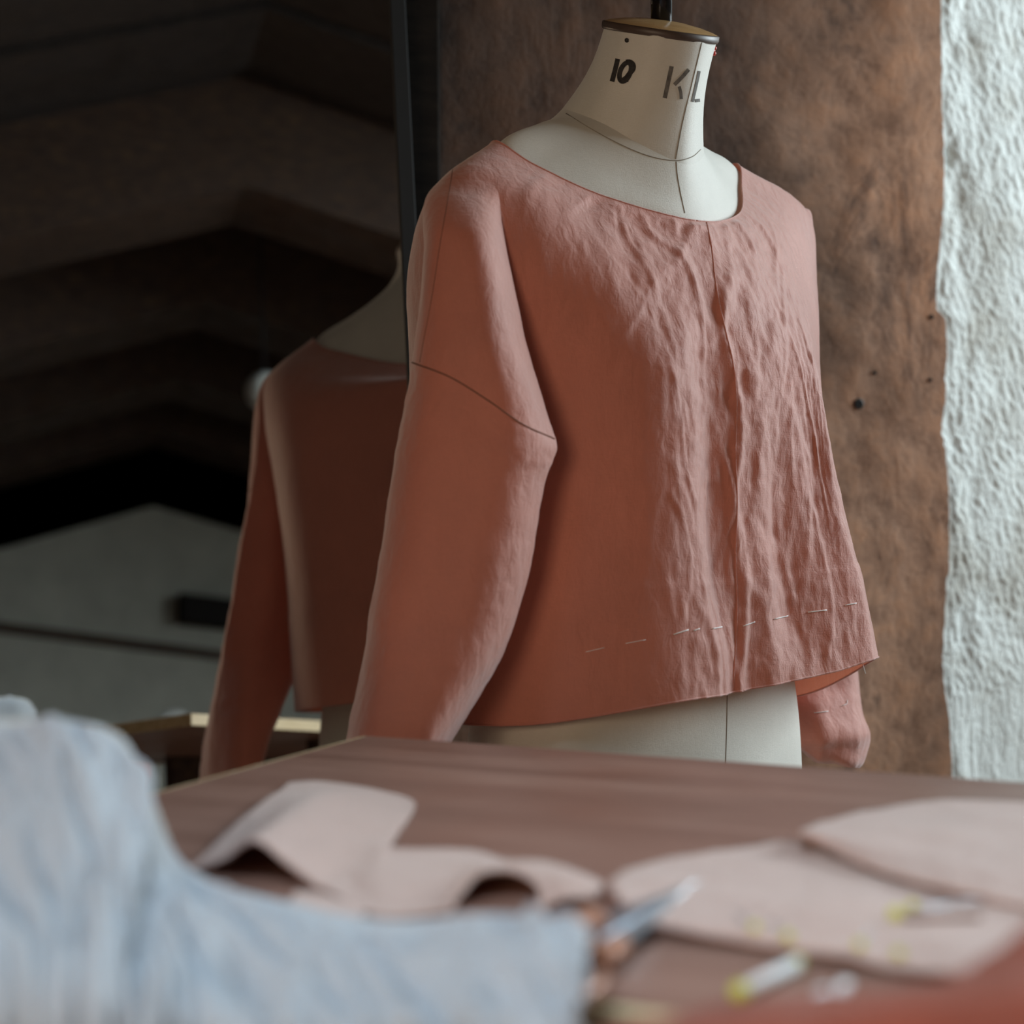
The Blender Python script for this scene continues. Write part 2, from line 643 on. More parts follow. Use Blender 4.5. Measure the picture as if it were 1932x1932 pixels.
# pale reveal from the arris back to the window
rd = WV * math.cos(math.radians(17)) - NB * math.sin(math.radians(17))
rn = np.cross(rd, [0, 0, 1.0])
rn = rn if rn @ NB > 0 else -rn
ss = np.concatenate([np.linspace(0, .25, 110), np.linspace(.26, .62, 30)])
zs2 = zs
g = np.zeros((len(zs2), len(ss), 3))
c0 = RM(CORN_A, 0, 0)
for j, s in enumerate(ss):
    pp = np.stack([np.full_like(zs2, s * 1.0), np.zeros_like(zs2), zs2], 1)
    dg = np.stack([pp[:, 0] * 1.0 + pp[:, 2] * .45, pp[:, 1], pp[:, 2]], 1)
    rough = .0030 * noise3(dg * np.array([95, 1, 70]), 21) + .0016 * noise3(dg * np.array([190, 1, 120]), 23) + .0050 * fbm(pp * np.array([12, 1, 9]), 3, 31)
    brk = .020 * np.clip(fbm(pp * np.array([18, 1, 9]), 3, 41), -.1, .8) * sstep(.085, .0, np.full_like(zs2, s)) * sstep(.0, .012, np.full_like(zs2, s))
    base = c0 + rd * s
    f = float(sstep(.0, .10, np.array([s]))[0])
    pt = base[None] * 1.0 + np.outer(chip * (1 - f), WV) + np.outer((rough - brk) * sstep(0, .01, np.full_like(zs2, s)), rn)
    g[:, j] = pt
    g[:, j, 2] = zs2
reveal = tag(grid_obj('trim_1', g, M_REVEAL), 'rough limewashed window reveal with a chipped edge', kind='structure')

# the wall goes on to the right-hand wall, which holds the window
rend = c0 + rd * .62
win0 = float((rend - O_W) @ WV)
WB = float((rend - O_W) @ NB)
box_obj('wall_back_right', RM(win0 - .01, WB, 0), WV * (A1 - win0 + .1), -NB * .1, (0, 0, 2.9), M_REVEAL)['kind'] = 'structure'
box_obj('floor', RM(A0 - .1, -1.0, -.05), WV * (A1 - A0 + .2), NB * (BG + 1.1), (0, 0, .05), M_FLOOR)['kind'] = 'structure'
# side walls and the far gable
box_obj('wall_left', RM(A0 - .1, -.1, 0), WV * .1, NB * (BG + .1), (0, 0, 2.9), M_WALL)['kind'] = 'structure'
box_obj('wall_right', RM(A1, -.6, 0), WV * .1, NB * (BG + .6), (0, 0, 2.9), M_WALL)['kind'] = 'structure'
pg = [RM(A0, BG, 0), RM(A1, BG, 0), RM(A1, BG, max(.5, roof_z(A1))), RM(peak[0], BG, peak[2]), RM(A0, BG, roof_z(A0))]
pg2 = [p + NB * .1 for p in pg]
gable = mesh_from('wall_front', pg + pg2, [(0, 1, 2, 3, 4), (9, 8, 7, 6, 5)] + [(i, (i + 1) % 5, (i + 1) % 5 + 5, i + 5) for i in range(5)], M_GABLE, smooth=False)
tag(gable, 'dull white plastered gable wall at the far end of the attic', kind='structure')


# ceiling boards and trusses
def slope_board(name, b0, b1, side, z_off, thick, mat, parent, a_end, lift=0.0):
    a_in = peak[0] + (.0 if side < 0 else 0)
    za, zb = peak[2] + lift, roof_z(a_end) + lift
    v = []
    for (a, z) in ((a_in, za), (a_end, zb)):
        for b in (b0, b1):
            for t in (0, thick):
                v.append(RM(a, b, z + t))
    f = [(0, 1, 3, 2), (4, 6, 7, 5), (0, 4, 5, 1), (2, 3, 7, 6), (0, 2, 6, 4), (1, 5, 7, 3)]
    return mesh_from(name, v, f, mat, parent, smooth=False)


ceiling = tag(empty('ceiling', RM(peak[0], 2.5, peak[2])), 'dark boarded attic roof with heavy timber rafters', kind='structure')
RL = .48                                                 # underside of the boards above the gable line
nb_ = 20
for k in range(nb_):
    b0 = -1.2 + (BG + 1.2) * k / nb_
    b1 = -1.2 + (BG + 1.2) * (k + 1) / nb_ - .012
    slope_board('ceiling_board', b0, b1, -1, 0, .03, M_BOARD, ceiling, A0 - .1, RL + .02 * (k % 2))
    slope_board('ceiling_board', b0, b1, 1, 0, .03, M_BOARD, ceiling, (1.5 if b1 < 2.3 else A1 + .1), RL + .02 * (k % 2))
for b in (2.42, 3.3, 4.1, 4.78):
    slope_board('rafter', b - .13, b + .13, -1, 0, .30, M_BEAM, ceiling, A0, RL - .27)
    slope_board('rafter', b - .13, b + .13, 1, 0, .30, M_BEAM, ceiling, A1, RL - .27)

# things seen only in the mirror: rail and vent on the gable, opal lamp, bent pipe
c1, c2 = mirror_hit(-260, 1160, BG), mirror_hit(700, 1283, BG)
rail = box_obj('wall_rail', c1, c2 - c1, -NB * .03, (0, 0, .035), M_BEAM)
tag(rail, 'thin brown wooden rail across the white gable wall, in the mirror', 'rail')
c1, c2, c3 = mirror_hit(335, 1178, BG), mirror_hit(520, 1200, BG), mirror_hit(335, 1126, BG)
vent = empty('wall_cabinet', c1)
tag(vent, 'small dark box fixed on the white gable wall, in the mirror', 'box')
box_obj('cabinet_body', c1, c2 - c1, -NB * .10, c3 - c1, M_NEARBLACK, vent)
box_obj('cabinet_door', c1 - NB * .10 + (c2 - c1) * .03 + (c3 - c1) * .05, (c2 - c1) * .94, -NB * .012, (c3 - c1) * .9, M_DARK, vent)
lc = mirror_hit(500, 738, 2.9)
lamp = empty('pendant_lamp', lc)
tag(lamp, 'small opal globe pendant hanging below the dark roof, in the mirror', 'lamp')
sphere_obj('globe', lc, .055, M_GLOBE, lamp, 24)
tube_obj('lamp_cord', [lc + np.array([0, 0, .05]), lc + np.array([0, 0, .3]), lc + np.array([0, 0, .62])], .004, M_BLACKFRAME, lamp)
pc = np.array([mirror_hit(a, b, 3.4) for a, b in ((255, 1460), (275, 1405), (300, 1370), (325, 1352), (348, 1358))])
pipe = tube_obj('bent_pipe', np.vstack([[pc[0][0], pc[0][1], 0.0], crv(pc, np.linspace(0, 4, 24))]), .020, M_GREYPIPE, None, 12)
tag(pipe, 'pale bent pipe rising in front of the gable wall, in the mirror', 'pipe')

# dark post beside the mirror
pl = None
for a in np.linspace(-.3, .6, 1500):
    q = RM(a, .02, 1.5)
    x = 966 + FPX * q[0] / q[1]
    if pl is None and x > 742:
        pl = a
    if x > 842:
        pr = a
        break
upright = box_obj('trim_5', RM(pl - .10, -.01, 0), WV * (pr - pl + .10), NB * .028, (-.012, 0, 2.6), M_NEARBLACK, None, .003)  # fills the near-black strip between mirror and brown wall
tag(upright, 'narrow dark post standing against the brown wall', kind='structure')

# holes in the wall
bw = bvh_of(wall_back)
for (px, py, r) in ((1620, 762, .0058), (1757, 598, .0030), (1755, 717, .0026), (1650, 703, .0024)):
    c = on_surface(bw, px, py, 0)
    if c is None:
        continue
    v, f = tube([c - NB * .01, c + NB * .0012], [r, r], 16)
    h = mesh_from('screw_hole', v, f, M_DARK, wall_back, smooth=False)
    if r > .005:
        v, f = [], []
        for k in range(20):
            t = 2 * math.pi * k / 20
            for rr, lift in ((r * .95, .0015), (r * 1.25, .0010)):
                v.append(c + rr * (WV * math.cos(t) + np.array([0, 0, 1]) * math.sin(t)) + NB * lift)
        f = [(2 * k, 2 * k + 1, (2 * k + 3) % 40, (2 * k + 2) % 40) for k in range(20)]
        mesh_from('hole_rim', v, f, M_RIM, h)

# ------------------------------------------------------------------ mirror
UPM = np.cross(WV, NM)
UPM = UPM / np.linalg.norm(UPM)
UPM = UPM if UPM[2] > 0 else -UPM
UPR = UPM + .022 * (-WV)                                   # the glass leans a touch to the left
UPR /= np.linalg.norm(UPR)
zb_t = -MQ[2] / UPR[2]
foot = MQ + UPR * (zb_t + .03)
mir = empty('floor_mirror', foot - WV * .5)
tag(mir, 'tall floor mirror with thin black frame leaning on the brown wall, reflecting the blouse', 'mirror')
LEN = 2.02
v, f = box_verts(foot, -WV * 1.15, UPR * LEN, -NM * .005)
gl = mesh_from('mirror_glass', v, f, M_MIRROR, mir, smooth=False)
box_obj('mirror_frame', foot + NM * .004 - UPR * .03, WV * .018, UPR * (LEN + .06), -NM * .022, M_BLACKFRAME, mir, .001)
box_obj('mirror_frame', foot + NM * .004 - UPR * .03 - WV * 1.168, WV * .018, UPR * (LEN + .06), -NM * .022, M_BLACKFRAME, mir, .001)
box_obj('mirror_frame', foot + NM * .004 - UPR * .03, -WV * 1.15, UPR * .03, -NM * .022, M_BLACKFRAME, mir, .001)
box_obj('mirror_frame', foot + NM * .004 + UPR * LEN, -WV * 1.15, UPR * .03, -NM * .022, M_BLACKFRAME, mir, .001)

# ------------------------------------------------------------------ dress form and blouse: shared frame
YAW = math.radians(42)
LV = np.array([math.cos(YAW), math.sin(YAW), 0])
FV = np.array([math.sin(YAW), -math.cos(YAW), 0])
CM = np.array([.1157, 1.635, 0])


def loc(p):
    p = np.asarray(p, float)
    return CM + p[..., 0:1] * LV + p[..., 1:2] * FV + p[..., 2:3] * np.array([0, 0, 1.0])


# columns: 0 FC, 1 LB, 2 LSf, 3 LSide, 4 LBk, 5 BC, 6 RBk, 7 RSide, 8 RSf, 9 RB
BL = [
    # hem
    [(0, .127, .902), (.10, .148, .912), (.180, .140, .919), (.215, .005, .866), (.15, -.125, .880), (0, -.155, .872), (-.15, -.125, .870), (-.21, -.02, .878), (-.178, .062, .883), (-.084, .131, .900)],
    [(0, .124, .985), (.10, .137, .990), (.170, .130, .995), (.215, .01, .99), (.155, -.12, .985), (0, -.150, .985), (-.155, -.12, .985), (-.213, -.02, .985), (-.174, .055, .985), (-.087, .125, .985)],
    [(0, .121, 1.08), (.098, .127, 1.08), (.153, .117, 1.08), (.228, .0, 1.08), (.16, -.12, 1.08), (0, -.148, 1.08), (-.16, -.12, 1.08), (-.216, -.02, 1.08), (-.168, .046, 1.08), (-.090, .118, 1.08)],
    [(0, .118, 1.15), (.095, .122, 1.15), (.140, .111, 1.15), (.240, .0, 1.15), (.165, -.12, 1.15), (0, -.146, 1.15), (-.165, -.12, 1.15), (-.222, -.02, 1.15), (-.169, .043, 1.15), (-.091, .113, 1.15)],
    [(0, .112, 1.205), (.090, .116, 1.205), (.138, .101, 1.205), (.250, .0, 1.205), (.168, -.118, 1.205), (0, -.143, 1.205), (-.168, -.118, 1.205), (-.230, -.015, 1.205), (-.174, .048, 1.205), (-.096, .108, 1.205)],
    [(0, .101, 1.26), (.095, .092, 1.265), (.165, .063, 1.275), (.256, .0, 1.285), (.175, -.108, 1.27), (0, -.133, 1.27), (-.175, -.108, 1.27), (-.240, -.010, 1.275), (-.182, .056, 1.265), (-.102, .091, 1.26)],
    [(0, .086, 1.297), (.10, .066, 1.315), (.178, .034, 1.342), (.253, -.005, 1.364), (.17, -.078, 1.335), (0, -.115, 1.285), (-.17, -.078, 1.320), (-.236, -.005, 1.336), (-.186, .040, 1.330), (-.110, .064, 1.308)],
    [(0, .075, 1.3215), (.085, .052, 1.338), (.128, .020, 1.372), (.150, -.010, 1.402), (.115, -.055, 1.362), (0, -.095, 1.305), (-.13, -.057, 1.348), (-.170, -.010, 1.383), (-.148, .020, 1.362), (-.093, .050, 1.337)],
]
NRB, NCB = 260, 420
G = net(np.array(BL), NRB, NCB, True)
cpar = np.arange(NCB) * 10.0 / NCB                     # column parameter 0..10
cpar = np.where(cpar > 5, cpar - 10, cpar)             # -5..5, 0 at front centre, + to the wearer's left
CC, ZZ = np.meshgrid(cpar, np.zeros(NRB))
ZZ = G[..., 2]
VV = np.linspace(0, 1, NRB)[:, None] * np.ones((1, NCB))   # 0 hem .. 1 neck


def gauss(x, m, s):
    return np.exp(-((x - m) / s) ** 2)


body_n = grid_normals(loc(G), True)
cen = loc(np.array([0.0, 0, 0]))
if ((loc(G) - cen)[..., :2] * body_n[..., :2]).sum() < 0:
    body_n = -body_n
W3 = loc(G)
D = np.zeros((NRB, NCB))
front = gauss(CC, 0.2, 1.5)
# centre-front seam ridge and the folds that hang below the bust
low = sstep(1.24, 1.14, ZZ)
D += .0030 * gauss(CC, .03 + .05 * np.sin(ZZ * 40), .055) * sstep(1.30, 1.2, ZZ)
D -= .0075 * gauss(CC, -.30, .17) * low * sstep(.93, 1.0, ZZ)
D += .0060 * gauss(CC, -.66 + .8 * (1.2 - ZZ), .20) * sstep(1.05, .92, ZZ)
D -= .0085 * gauss(CC, .62 + 1.2 * (1.0 - ZZ), .30) * sstep(1.16, 1.02, ZZ) * sstep(.90, .97, ZZ)
D -= .0016 * gauss(CC, 1.15, .26) * low * sstep(1.02, 1.12, ZZ)
D += .0040 * gauss(CC, .30 + .5 * (1.1 - ZZ), .13) * low
D += .0012 * gauss(CC, 1.60, .22) * low
# diagonal drag lines from the shoulders to the bust
xs = CC * .085
ang = math.radians(58)
pu = xs * math.cos(ang) + ZZ * math.sin(ang)
pv = -xs * math.sin(ang) + ZZ * math.cos(ang)
chest = sstep(1.12, 1.2, ZZ) * front
q = np.stack([pu * 9, pv * 46, CC * 0], -1)
qw = q + .8 * np.stack([noise3(q * .7, 3), noise3(q * .7, 4), 0 * CC], -1)
litp = front * (.42 + .58 * sstep(-1.2, -.8, CC))
D += .0056 * noise3(qw * np.array([.8, .62, 1]), 51) * chest
D += .0030 * noise3(qw * np.array([1.5, 1.25, 1]), 53) * chest
q2 = np.stack([xs * 60, ZZ * 17, CC * 0], -1)
q2 = q2 + .9 * np.stack([noise3(q2 * .5, 5), noise3(q2 * .5, 6), 0 * CC], -1)
D += .0028 * noise3(q2, 61) * litp
D += .0016 * noise3(q2 * 2.1, 63) * litp
cr = ridged(q2 * np.array([.55, .5, 1]) + .5, 65)
D += .0016 * np.clip(cr - .72, 0, 1) / .28 * litp
cr = ridged(qw * np.array([.7, .5, 1]) + 3.5, 66)
D += .0016 * np.clip(cr - .75, 0, 1) / .25 * chest
q3 = W3 * np.array([85, 85, 60])
D += .0015 * fbm(q3, 3, 71) * (.25 + .75 * front * sstep(-1.15, -.75, CC))
q4 = W3 * np.array([16, 16, 5])
D += .0036 * fbm(q4, 2, 81) * (.35 + .65 * front) * sstep(1.0, .9, VV)
D *= sstep(1.0, .955, VV) * .92 + .08
# turned-up hem: a slightly thicker band below the tacking line
D += .0009 * sstep(.172, .160, VV)
GB = W3 + body_n * D[..., None]

blouse = empty('linen_blouse', (CM[0], CM[1], .87))
tag(blouse, 'terracotta pink linen blouse with wide sleeves worn by the dress form', 'blouse')
body = grid_obj('bodice', GB, M_BLOUSE, blouse, True)
body['label'] = 'boxy bodice with round neckline, centre seam and tacked hem'
bvh_body = bvh_of(body)

# right sleeve (left in the picture): stations of left / right edge in the picture with depth
ST = [
    ((830, 322), (938, 338), 1.500, 1.500, .020),
    ((790, 356), (942, 372), 1.478, 1.478, .034),
    ((795, 420), (948, 425), 1.474, 1.466, .038),
    ((801, 475), (962, 500), 1.470, 1.456, .040),
    ((789, 600), (996, 660), 1.466, 1.446, .042),
    ((777, 682), (1038, 800), 1.462, 1.438, .042),
    ((772, 715), (1051, 842), 1.460, 1.435, .042),
    ((757, 790), (1043, 872), 1.456, 1.432, .042),
    ((746, 850), (1026, 922), 1.452, 1.430, .042),
    ((724, 1010), (998, 1080), 1.442, 1.424, .042),
    ((706, 1110), (972, 1175), 1.434, 1.420, .042),
    ((690, 1205), (946, 1243), 1.428, 1.420, .047),
    ((676, 1280), (912, 1302), 1.426, 1.422, .052),
    ((655, 1390), (856, 1395), 1.426, 1.424, .058),
    ((640, 1490), (806, 1490), 1.426, 1.424, .062),
    ((628, 1600), (770, 1600), 1.426, 1.424, .062),
]


def sleeve_grid(ST, nr, nc, nexp=3.6):
    n = len(ST)
    Lp = np.array([P(s[0][0], s[0][1], s[2]) for s in ST])
    Rp = np.array([P(s[1][0], s[1][1], s[3]) for s in ST])
    th = np.array([[s[4]] for s in ST])
    t = np.linspace(0, n - 1, nr)
    Lc, Rc, tc = crv(Lp, t), crv(Rp, t), crv(th, t)[:, 0]
    c = (Lc + Rc) / 2
    a = (Rc - Lc) / 2
    h = np.stack([-a[:, 1], a[:, 0], 0 * a[:, 0]], 1)
    h = h / np.linalg.norm(h, axis=1, keepdims=True)
    h = np.where(h[:, 1:2] > 0, -h, h)                    # towards the camera
    ph = np.arange(nc) * 2 * np.pi / nc
    co, si = np.cos(ph), np.sin(ph)
    si = np.sign(si) * (1 - np.abs(co) ** nexp) ** .85
    return c[:, None] + co[None, :, None] * a[:, None] + si[None, :, None] * h[:, None] * tc[:, None, None], ph


def finish_sleeve(SG, seed, blend=None):
    n = grid_normals(SG, True)
    cc = SG.mean(1, keepdims=True)
    if ((SG - cc) * n).sum() < 0:
        n = -n
    d = .0016 * fbm(SG * np.array([26, 26, 13]), 3, seed) + .0006 * fbm(SG * 95, 3, seed + 9)
    d += .0012 * (ridged(SG * np.array([10, 10, 34]), seed + 20) - .5) * np.linspace(.2, 1, SG.shape[0])[:, None]
    return SG + n * d[..., None]


SG, ph = sleeve_grid(ST, 200, 140)
SG = finish_sleeve(SG, 101)
# the sleeve grows out of the shoulder: its first rows are laid onto the bodice
rows = int(200 * 2.6 / (len(ST) - 1))
for r in range(rows):
    wgt = float(sstep(rows, 0, np.array([r]))[0])
    for c in range(140):
        near, nor, _, _ = bvh_body.find_nearest(Vector(SG[r, c]))
        tgt = np.array(near) + np.array(nor) * (.0006 if nor.dot(Vector(body_n[0, 0])) else .0006)
        SG[r, c] = SG[r, c] * (1 - wgt) + (np.array(near)) * wgt
for it in range(40):                                      # relax the shoulder so that it runs into the bodice without a step
    k0, k1 = 1, rows + 22
    av = (SG[k0 - 1:k1 - 1] + SG[k0 + 1:k1 + 1] + np.roll(SG[k0:k1], 1, 1) + np.roll(SG[k0:k1], -1, 1)) / 4
    wq = np.linspace(1, 0, k1 - k0)[:, None, None]
    SG[k0:k1] = SG[k0:k1] * (1 - .6 * wq) + av * .6 * wq
slv = grid_obj('sleeve', SG, M_BLOUSE, blouse, True)
slv['label'] = 'wide hanging sleeve nearer the mirror'
bvh_slv = bvh_of(slv)

# left sleeve, mostly behind the bodice
ST2 = [
    ((1462, 395), (1516, 394), 1.80, 1.815, .012),
    ((1460, 420), (1524, 412), 1.80, 1.822, .020),
    ((1460, 520), (1526, 520), 1.81, 1.828, .026),
    ((1450, 700), (1512, 690), 1.815, 1.835, .036),
    ((1440, 900), (1530, 880), 1.815, 1.84, .038),
    ((1440, 1100), (1568, 1080), 1.815, 1.84, .040),
    ((1446, 1260), (1611, 1250), 1.815, 1.850, .036),
    ((1476, 1335), (1612, 1320), 1.785, 1.845, .032),
    ((1502, 1388), (1622, 1368), 1.770, 1.840, .030),
    ((1520, 1412), (1624, 1400), 1.775, 1.840, .024),
    ((1552, 1432), (1612, 1432), 1.780, 1.835, .018),
    ((1574, 1440), (1606, 1444), 1.790, 1.830, .012),
]
SG2, _ = sleeve_grid(ST2, 170, 110)
n2 = grid_normals(SG2, True)
SG2 = finish_sleeve(SG2, 151)
t2 = np.linspace(0, 1, 170)[:, None]
SG2 = SG2 + np.where(n2[..., 1:2] < 0, 1, -1) * n2 * (.004 * ridged(np.stack([SG2[..., 0] * 26, SG2[..., 0] * 0, SG2[..., 2] * 7], -1), 171) * sstep(.55, .8, t2))[..., None]
slv2 = grid_obj('sleeve', SG2, M_BLOUSE, blouse, True)
slv2['label'] = 'wide hanging sleeve nearer the window'

# seams of the blouse
both = bvh_of(body, slv)
for pts, r in (([(778, 684), (850, 712), (920, 755), (985, 800), (1046, 828)], .0007),
               ([(858, 292), (848, 360), (832, 450), (815, 560), (800, 640), (792, 684)], .00032)):
    path = surf_path(both, pts, 60, .0001)
    tube_obj('sleeve_seam', path, r, M_SEAM, blouse, 6)
fcp = surf_path(bvh_body, [(1332, 412), (1343, 470), (1352, 545), (1368, 620), (1384, 690), (1390, 760), (1388, 850), (1391, 950), (1388, 1050), (1391, 1150), (1386, 1250), (1384, 1288)], 90, .0002)
tube_obj('front_seam', fcp, .00055, M_BLOUSE, blouse, 6)
# neckline binding
nk = GB[-1]
nkp = np.vstack([nk, nk[:1]])
tube_obj('neckline_binding', nkp, .0007, M_BLOUSE, blouse, 6)
hm = GB[0]
tube_obj('hem_edge', np.vstack([hm, hm[:1]]), .0009, M_BLOUSE, blouse, 6)
for (a, b, c, d) in ((1270, 1197, 1298, 1188), (1308, 1190, 1319, 1186), (1344, 1186, 1361, 1183), (1402, 1181, 1424, 1173), (1460, 1168, 1486, 1162),
                     (1524, 1155, 1559, 1151), (1594, 1142, 1615, 1138), (1180, 1214, 1218, 1207), (1105, 1230, 1140, 1222)):
    pth = surf_path(bvh_body, [(a, b), ((a + c) / 2, (b + d) / 2), (c, d)], 6, .0006)
    if len(pth) > 2:
        tube_obj('basting_stitch', pth, .00055 if a > 1250 else .0003, M_THREAD, blouse, 5)
e0 = P(1628, 1252, 1.66)
tube_obj('loose_thread', [e0, P(1630, 1262, 1.66), P(1633, 1271, 1.66)], .0004, M_THREAD, blouse, 5)
b2 = bvh_of(slv2)
for seg in (((1536, 1345), (1548, 1344), (1562, 1342)), ((1588, 1332), (1597, 1328), (1598, 1321))):
    pth = surf_path(b2, seg, 6, .0006)
    if len(pth) > 2:
        tube_obj('basting_stitch', pth, .0004, M_THREAD, blouse, 5)

# ------------------------------------------------------------------ dress form
form = empty('dress_form', (CM[0], CM[1], 0))
tag(form, 'calico dress form with a stencilled neck and wooden neck cap', 'dress form')


def ell(a, b, z, v0=0.0, k=2.2):
    out = []
    for th in (0, 42, 66, 90, 128, 180, 232, 270, 294, 318):
        t = math.radians(th)
        s, c = math.sin(t), math.cos(t)
        s = math.copysign(abs(s) ** (2 / k), s)
        c = math.copysign(abs(c) ** (2 / k), c)
        out.append((a * s, v0 + b * c, z))
    return out


BLa = np.array(BL)


def inset(row, d, dz=0.0):
    r = np.array(BL[row], float)
    out = r.copy()
    ll = np.hypot(r[:, 0], r[:, 1])
    out[:, :2] *= ((ll - d) / ll)[:, None]
    out[:, 2] += dz
    return out.tolist()


NBZ, NBS = 1.420, .36
neck_base = []
for th in (0, 42, 66, 90, 128, 180, 232, 270, 294, 318):
    t = math.radians(th)
    u, v = .0655 * math.sin(t), .066 * math.cos(t)
    neck_base.append((u, v - .004, NBZ - NBS * v - (.022 * max(0, math.cos(t)) ** 2)))
sh = inset(7, .006, -.0025)
MB_ = [-.004, -.003, .000, .001, .004, .002, .006, .006, .001, -.003]
mid = [tuple((np.array(a) * .5 + np.array(b) * .5) + np.array([0, 0, m])) for a, b, m in zip(sh, neck_base, MB_)]
FR = [ell(.185, .106, .66, .004), ell(.188, .106, .80, .004), ell(.176, .102, .90, .004), ell(.150, .088, 1.0, .0), ell(.140, .088, 1.08, .0),
      inset(4, .03), inset(5, .026), inset(6, .022, -.010), sh, mid, neck_base]
# shoulders of the form end inside the blouse
for r_ in (5, 6, 7):
    for c_ in (3, 7):
        u, v, z = FR[r_][c_]
        FR[r_][c_] = (u * .86, v, z)
FG = loc(net(np.array(FR), 150, 160, True))
torso = grid_obj('torso', FG, M_CALICO, form, True)
mesh_from('torso_base', [v for v in FG[0]], [tuple(range(160))], M_CALICO, form)

# neck
TOPZ, TOPS, TOPV, TOPU = 1.4985, .31, .031, .09
rowsn = []
for k in range(7):
    f = k / 6
    ring = []
    for th in (0, 42, 66, 90, 128, 180, 232, 270, 294, 318):
        t = math.radians(th)
        au = .0655 * (1 - f) + .0515 * f - .006 * math.sin(math.pi * f)
        av = .066 * (1 - f) + .0515 * f - .004 * math.sin(math.pi * f)
        u = au * math.sin(t)
        v = av * math.cos(t)
        zb = NBZ - NBS * v - (.022 * max(0, math.cos(t)) ** 2)
        zt = TOPZ - TOPS * v + TOPU * u
        ring.append((u, v + (-.004) * (1 - f) + TOPV * f, zb * (1 - f) + zt * f))
    rowsn.append(ring)
NG = loc(net(np.array(rowsn), 60, 96, True))
neck = grid_obj('neck', NG, M_CALICO, form, True)
bvh_neck = bvh_of(neck, torso)
# cap: rim disc and a low dome
tn = np.array([0, 0, 1.0]) + FV * TOPS - LV * TOPU
tn /= np.linalg.norm(tn)
tf = FV - tn * (FV @ tn)
tf /= np.linalg.norm(tf)
tl = np.cross(tf, tn)
tl = tl if tl @ LV > 0 else -tl
tcn = loc(np.array([0, TOPV, TOPZ]))


def disc_rings(prof, seg=64):
    v = []
    for (r, h) in prof:
        for s in range(seg):
            t = 2 * math.pi * s / seg
            v.append(tcn + tl * r * math.sin(t) + tf * r * math.cos(t) + tn * h)
    fs = grid_faces(len(prof), seg, True)
    fs.append(tuple(range((len(prof) - 1) * seg, len(prof) * seg)))
    return v, fs


v, f = disc_rings([(.0480, -.002), (.0535, -.002), (.0545, .000), (.0545, .0042), (.0530, .0052)])
mesh_from('cap_rim', v, f, M_RIM, form)
v, f = disc_rings([(.0528, .0052), (.048, .0070), (.036, .0098), (.020, .0120), (.006, .0128)])
mesh_from('neck_cap', v, f, M_CAP, form)
ptop = tcn + tn * .011
ptop2 = P(1248, 20, ptop[1])
px_c = np.array([ptop2[0], ptop[1], ptop[2]])
tube_obj('pole', [px_c - np.array([0, 0, .03]), px_c + np.array([0, 0, .08]), px_c + np.array([0, 0, .22])], .0098, M_IRON, form, 24)
# stand below
sb = loc(np.array([0, 0, 0.0]))
tube_obj('stand_pole', [sb + np.array([0, 0, .04]), sb + np.array([0, 0, .68])], .014, M_IRON, form, 16)
for k in range(3):
    t = 2 * math.pi * k / 3 + .4
    e = sb + np.array([math.cos(t), math.sin(t), 0]) * .24
    tube_obj('stand_leg', [sb + np.array([0, 0, .10]), (sb + e) / 2 + np.array([0, 0, .07]), e + np.array([0, 0, .012])], .011, M_IRON, form, 10)
# seams of the form
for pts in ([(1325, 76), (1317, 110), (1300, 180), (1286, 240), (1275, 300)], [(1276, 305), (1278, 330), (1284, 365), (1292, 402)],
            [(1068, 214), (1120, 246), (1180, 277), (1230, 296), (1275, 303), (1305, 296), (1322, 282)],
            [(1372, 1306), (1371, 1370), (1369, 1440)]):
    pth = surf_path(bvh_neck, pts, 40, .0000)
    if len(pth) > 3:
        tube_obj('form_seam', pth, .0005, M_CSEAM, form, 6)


# stencilled marks on the neck: quads laid on the calico
def stroke(name, pts, width, mat, n=14, parent=form):
    q = crv(np.array(pts, float), np.linspace(0, len(pts) - 1, n))
    tg = np.gradient(q, axis=0)
    tg /= np.linalg.norm(tg, axis=1, keepdims=True)
    nn = np.stack([-tg[:, 1], tg[:, 0]], 1) * width / 2
    vs, keep = [], []
    for k in range(n):
        for s in (-1, -.33, .33, 1):
            p = on_surface(bvh_neck, *(q[k] + nn[k] * s), .0004)
            if p is None:
                return None
            vs.append(p)
    return mesh_from(name, vs, grid_faces(n, 4), mat, parent)


def ring_pts(cx, cy, rx, ry, a0=0, a1=360, n=13, sh=0.0):
    return [(cx + rx * math.cos(math.radians(a0 + (a1 - a0) * k / (n - 1))) - sh * math.sin(math.radians(a0 + (a1 - a0) * k / (n - 1))),
             cy + ry * math.sin(math.radians(a0 + (a1 - a0) * k / (n - 1)))) for k in range(n)]


stroke('size_mark', [(1166, 111), (1161, 132), (1155, 154)], 9, M_INK)
stroke('size_mark', ring_pts(1180, 136, 10, 18, sh=5), 9, M_INK, 26)
stroke('size_mark', ring_pts(1184, 128, 13, 13, -110, 80, sh=2), 6, M_INK, 16)
stroke('size_mark', [(1188, 134), (1180, 145), (1172, 151), (1186, 153)], 4, M_INK)
stroke('stencil_letter', [(1267, 125), (1261, 152), (1254, 185)], 8, M_INK2)
stroke('stencil_letter', [(1299, 131), (1287, 145), (1272, 160)], 7, M_INK2)
stroke('stencil_letter', [(1281, 163), (1284, 175), (1285, 187)], 6, M_INK2)
stroke('stencil_letter', [(1319, 134), (1313, 162), (1306, 192)], 5, M_INK2)
stroke('stencil_letter', [(1311, 190), (1320, 189)], 6, M_INK2, 6)
stroke('ink_spot', ring_pts(1183, 76, 2.2, 2.6), 4, M_INK, 14)
stroke('dark_slit', [(1136, 72), (1130, 88), (1126, 104)], 5, M_DARK, 8)
